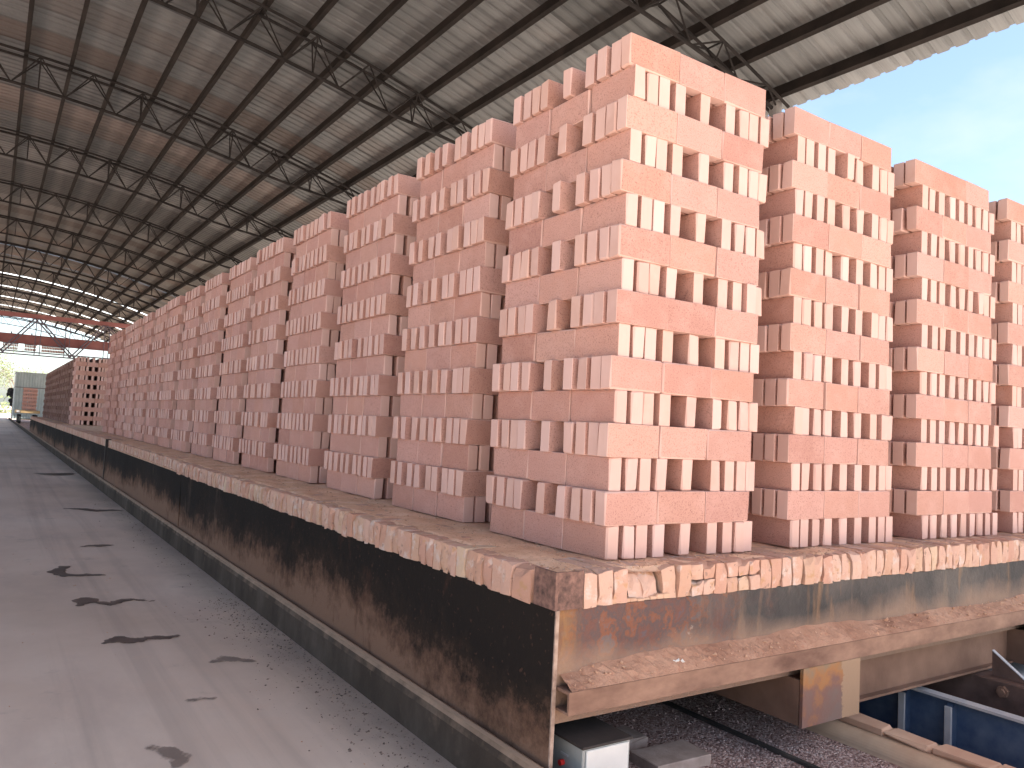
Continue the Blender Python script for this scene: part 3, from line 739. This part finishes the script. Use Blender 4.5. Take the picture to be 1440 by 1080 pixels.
# roof sheets: one arched ribbed strip per mesh, shared
NSEG = 24; SW = .90; XLE, XRE = -4.6, 11.15                # eaves, from the apex; unseen left one cut short to let light in
def sheet_mesh(w):
    k = MB(); prof = []
    for i in range(4):
        b = i*w/4
        prof += [(b, 0), (b+w*.155, 0), (b+w*.175, .024), (b+w*.23, .024)]
    prof.append((w+.02, 0.001)); n = len(prof)
    for s in range(NSEG+1):
        x = XLE+(XRE-XLE)*s/NSEG
        for (y, z) in prof: k.v.append((x, y, -KB*x*x+z))
    for s in range(NSEG):
        for i in range(n-1): a = s*n+i; k.f.append([a, a+1, a+n+1, a+n]); k.mi.append(0)
    return k.mesh('roof_sheet', M_ROOF, False)
SM = sheet_mesh(SW)
def put_sheet(y, w):
    link('roof_sheet', SM, shed, (0, y, ZA-ZF+rnd.uniform(-.004, .004)), scale=(1, w/SW, 1))
y = Y_START
bays = []
bays.append((T0-TS-.2, T0-TS))
for k in range(-1, 13): bays.append((T0+TS*k, T0+TS*(k+1)))
for (a, b) in bays:
    far = a > 43
    la_ = a+.16 if a > 48 else a; lb = b-.16 if far else b
    n = 6 if b-a > 2 else 1; w = (lb-la_)/n
    for i in range(n): put_sheet(la_+i*w, w)
    if far:
        k = MB()
        for s in range(NSEG+1):
            x = XLE+(XRE-XLE)*s/NSEG
            for yy in (-.17, .17): k.v.append((x, yy, -KB*x*x-.004))
        for s in range(NSEG): k.f.append([2*s, 2*s+1, 2*s+3, 2*s+2]); k.mi.append(0)
        link('skylight_strip', k.mesh('skylight_strip', M_SKYL, False), shed, (0, b, ZA-ZF))
# purlins (C sections running the length of the shed)
PX = []
x = XE-.42-XA
while x > XLE+.2: PX.append(x); x -= .74 if x > 5 else .80
for x in PX:
    z = -KB*x*x+ZA-ZF; ang = math.atan(2*KB*x)
    k = MB(); k.prism([(-.035, -.012), (.035, -.012), (.035, -.028), (-.022, -.028), (-.022, -.196), (.035, -.196), (.035, -.21), (-.035, -.21)], 'y', Y_START+.1, Y_END-.1)
    o = link('purlin', k.mesh('purlin', M_PURLIN), shed, (x, 0, z), ry=ang)
# trusses: triangular section, two top chords, one bottom chord, zigzag webs
UB = MB(); UB.tube((0, 0, 0), (0, 0, 1), .0135, 6); UBM = UB.mesh('web_bar', M_TRUSS)
TD = .62
def depth(x):
    a = x/10.9 if x > 0 else (abs(x)+6.0)/10.9
    return TD if a < .62 else TD*max(.12, 1-(a-.62)/.40)
for t in range(-1, NTR):
    ty = T0+TS*t; NB = 32
    near = 1 <= t <= 4
    st = [XLE+.3+(10.85-XLE-.3)*i/NB for i in range(NB+1)]
    top = lambda x, s: Vector((x, ty+s*.15, -KB*x*x-.245+ZA-ZF))
    bot = lambda x: Vector((x, ty, -KB*x*x-.245-depth(x)+ZA-ZF))
    k = MB(); wb = []
    for i in range(NB):
        for s in (-1, 1): k.tube(top(st[i], s), top(st[i+1], s), .026, 6)
        k.tube(bot(st[i]), bot(st[i+1]), .03, 6)
        mid = (st[i]+st[i+1])/2
        if i % 2 == 0: segs = [(bot(st[i]), top(st[i+1], s)) for s in (-1, 1)]
        else: segs = [(top(st[i], s), bot(st[i+1])) for s in (-1, 1)]
        if i % 2 == 1: segs.append((top(st[i], -1), top(st[i], 1)))
        if i % 4 == 1: segs += [(bot(st[i]), top(st[i], s)) for s in (-1, 1)]
        wb += [(mid, g) for g in segs]
    keep = [g for (mx, g) in wb if near and mx > -3]
    for (mx, g) in wb:
        if not (near and mx > -3): k.tube(g[0], g[1], .0135, 5)
    tr = link('roof_truss', k.mesh('roof_truss', M_TRUSS), shed)
    for a, b in keep:
        d = b-a; o = link('web_bar', UBM, tr, a, scale=(1, 1, d.length)); o.rotation_euler = d.to_track_quat('Z', 'Y').to_euler()
    for xx in (XLE+.4, 10.75):
        p = Part()
        p.tube((XA+xx, ty, ZF), (XA+xx, ty, zr(XA+xx)-.2), .09, 12); p.box(XA+xx-.2, XA+xx+.2, ty-.2, ty+.2, ZF-.3, ZF+.02)
        p.put('column', M_COLUMN, shed, base=SB)

# ================================================================ FAR END
GY = 44.0
g = thing('gantry', 'faded red gantry girder with lattice bracing spanning the far end of the shed', 'gantry', (0, GY, ZF)); B = Vector((0, GY, ZF))
p = Part(); p.box(-7.4, 7.4, GY-.01, GY+.01, 3.52, 3.93); p.box(-7.4, 7.4, GY-.14, GY+.14, 3.932, 3.955); p.box(-7.4, 7.4, GY-.14, GY+.14, 3.495, 3.518); p.put('main_girder', M_REDSTEEL, g, base=B)
p = Part(); p.box(-7.4, 7.4, GY-.08, GY+.08, 4.80, 5.02); p.put('top_chord', M_REDSTEEL, g, base=B)
for zz in (2.93, 3.07):
    p = Part(); p.box(-7.4, 7.4, GY-.04, GY+.04, zz, zz+.055); p.put('bottom_chord', M_LATTICE, g, base=B)
for i in range(-1, 3):
    xa = i*3.08-.02
    for dx in (-1.45, 1.70):
        for off in (-.09, .09):
            p = Part(); p.tube((xa+off, GY-.2, 4.8), (xa+dx+off, GY-.2, 2.95), .035, 6); p.put('brace', M_LATTICE, g, base=B)
    for dx in (0, .22, 1.3, 1.5):
        p = Part(); p.tube((xa+dx, GY-.12, 2.95), (xa+dx, GY-.12, 4.8), .02, 6); p.put('hanger', M_LATTICE, g, base=B)
for x in (-7.2, 7.2):
    p = Part(); p.box(x-.15, x+.15, GY-.15, GY+.15, ZF, 3.494); p.put('leg', M_REDSTEEL, g, base=B)
for i, (xa, xb) in enumerate(((-1.35, -.72), (-.42, .10), (.32, 1.35))):
    h = thing('brick_cluster', ['small cluster of bricks hanging left in the gantry clamps', 'middle cluster of bricks hanging in the gantry clamps', 'widest cluster of bricks hanging in the gantry clamps'][i], 'bricks', (xa, GY+.6, 3.2), 'bricks held by the gantry')
    k = MB(); x = 0
    while x < xb-xa-.05:
        for z in (0, .16): k.box(x, x+.053, -.12, .12, z, z+.113)
        x += .072
    link('clamped_bricks', k.mesh('clamped_bricks', MB_ROUGH, False), h, kind='stuff')
    k = MB(); k.box(-.02, xb-xa+.02, -.04, .04, .29, .42); link('clamp_bar', k.mesh('clamp_bar', M_LATTICE), h)
    k = MB(); k.tube(((xb-xa)/2, 0, .42), ((xb-xa)/2, 0, .9), .03, 6); link('clamp_rod', k.mesh('clamp_rod', M_LATTICE), h)
# container
c = thing('container', 'pale grey ribbed container standing beyond the far kiln car', 'container', (1.2, 62, ZF)); B = Vector((1.2, 62, ZF))
for z0, z1 in ((-.5, 1.60), (1.66, 2.60)):
    p = Part(); n = 26; poly = []
    for i in range(n): xx = -.33+4.2*i/n; poly += [(xx, 60.0), (xx+.08, 60.0), (xx+.10, 60.03), (xx+.15, 60.03)]
    poly += [(3.87, 60), (3.87, 63), (-.33, 63)]
    p.prism(poly, 'z', z0, z1); p.put('wall_panel', M_CONT, c, base=B)
p = Part(); p.box(-.34, 3.88, 59.98, 63.02, 1.601, 1.659); p.put('rail_band', M_COLUMN, c, base=B)
p = Part(); p.box(-.36, 3.9, 59.96, 63.04, 2.601, 2.66); p.put('roof', M_CONT, c, base=B)
# flat cart with bricks
ct = thing('flat_cart', 'ochre flat cart standing in front of the grey container', 'cart', (.25, 55, ZF)); B = Vector((.25, 55, ZF))
p = Part(); p.bbox(-.33, .95, 54.2, 57, -.05, .13, .02); p.put('cart_bed', M_ORANGE, ct, base=B)
for x in (-.1, .75):
    for y in (54.6, 56.5):
        p = Part(); p.tube((x-.09, y, -.42), (x+.09, y, -.42), .28, 18); w_ = p.put('wheel', M_TYRE, ct, base=B)
p = Part(); p.box(-.05, .7, 54.7, 54.8, -.46, -.38); p.put('axle', M_DARKSTEEL, ct, base=B)
p = Part(); p.box(-.28, -.1, 54.16, 54.195, -.02, .1); p.put('pale_panel', M_BLUEEDGE, ct, base=B)
stack(.02, 54.5, .133, (0, 0), 2, 3, 300, 'short brick stack riding on the ochre cart', single=False, courses=12, group='far load of brick stacks')
# post with a dark bundle
po = thing('post', 'thin dark post with a dark ragged bundle near its top', 'post', (-.30, 64, ZF)); B = Vector((-.30, 64, ZF))
p = Part(); p.tube((-.30, 64, ZF), (-.33, 64, 1.6), .035, 8); p.put('pole', M_BLACK, po, base=B)
rr = random.Random(4); p = Part()
for (x, z, s) in ((-.50, 1.35, .22), (-.40, 1.1, .17), (-.62, 1.15, .12), (-.42, .7, .15), (-.36, .45, .12)):
    ring = []
    for a in range(5):
        for b in range(8):
            ph = -pi/2+pi*(a+.5)/5; th = 2*pi*b/8; s_ = s*rr.uniform(.75, 1.2); ring.append((x+s_*cos(ph)*cos(th), 64+s_*cos(ph)*sin(th), z+s_*1.2*sin(ph)))
    fs = [(a*8+b, a*8+(b+1) % 8, (a+1)*8+(b+1) % 8, (a+1)*8+b) for a in range(4) for b in range(8)]+[tuple(range(8))[::-1], tuple(range(32, 40))]
    p.add(ring, fs)
p.put('bundle', M_BLACK, po, base=B)
# trees outside
def tree(x, y, h, cr, seed, label):
    r = random.Random(seed); t = thing('tree', label, 'tree', (x, y, -.86), 'trees outside the far end')
    k = MB(); k.tube((0, 0, 0), (.1, 0, h*.45), .16, 8, 0, .10)
    tips = []
    for i in range(9):
        a = r.uniform(0, 2*pi); e = r.uniform(.5, 1.2); L = h*r.uniform(.3, .5); s = Vector((.1, 0, h*r.uniform(.28, .45)))
        q = s+Vector((cos(a)*cos(e), sin(a)*cos(e), sin(e)))*L; k.tube(s, q, .07, 6, 0, .02); tips.append(q)
        for j in range(3):
            a2 = a+r.uniform(-.9, .9); q2 = s.lerp(q, r.uniform(.4, .9)); q3 = q2+Vector((cos(a2), sin(a2), r.uniform(.2, 1)))*L*.4; k.tube(q2, q3, .03, 5, 0, .01); tips.append(q3)
    link('trunk', k.mesh('trunk', M_BARK), t)
    k = MB()
    for _ in range(1100):
        c = r.choice(tips)+Vector((r.gauss(0, cr), r.gauss(0, cr), r.gauss(0, cr*.8)))
        a = Vector((r.gauss(0, 1), r.gauss(0, 1), r.gauss(0, 1))).normalized(); b = a.orthogonal().normalized(); s = r.uniform(.06, .13)
        k.add([c-a*s, c+b*s*.6, c+a*s, c-b*s*.6], [(0, 1, 2, 3)])
    link('crown', k.mesh('crown', M_LEAF, False), t, kind='stuff')
tree(-3.0, 104, 8.5, .55, 1, 'pale tree outside, nearest the left edge of the picture')
tree(1.2, 118, 7.0, .6, 2, 'pale tree outside, behind the post with the bundle')
tree(-6.5, 128, 9.0, .6, 3, 'taller tree outside, further left beyond the shed')
m = MB(); rr = random.Random(8)
for _ in range(5000):
    x = rr.uniform(-40, 40); y = rr.uniform(132, 142); c = Vector((x, y, -.86+rr.random()**1.5*(2.6+1.2*sin(x*.6))))
    a = Vector((rr.gauss(0, 1), rr.gauss(0, 1), rr.gauss(0, 1))).normalized(); b = a.orthogonal().normalized(); s = rr.uniform(.15, .35)
    m.add([c-a*s, c+b*s*.6, c+a*s, c-b*s*.6], [(0, 1, 2, 3)])
o = link('hedge', m.mesh('hedge', M_LEAF, False), kind='stuff'); o['label'] = 'far scrubby green hedge beyond the yard'
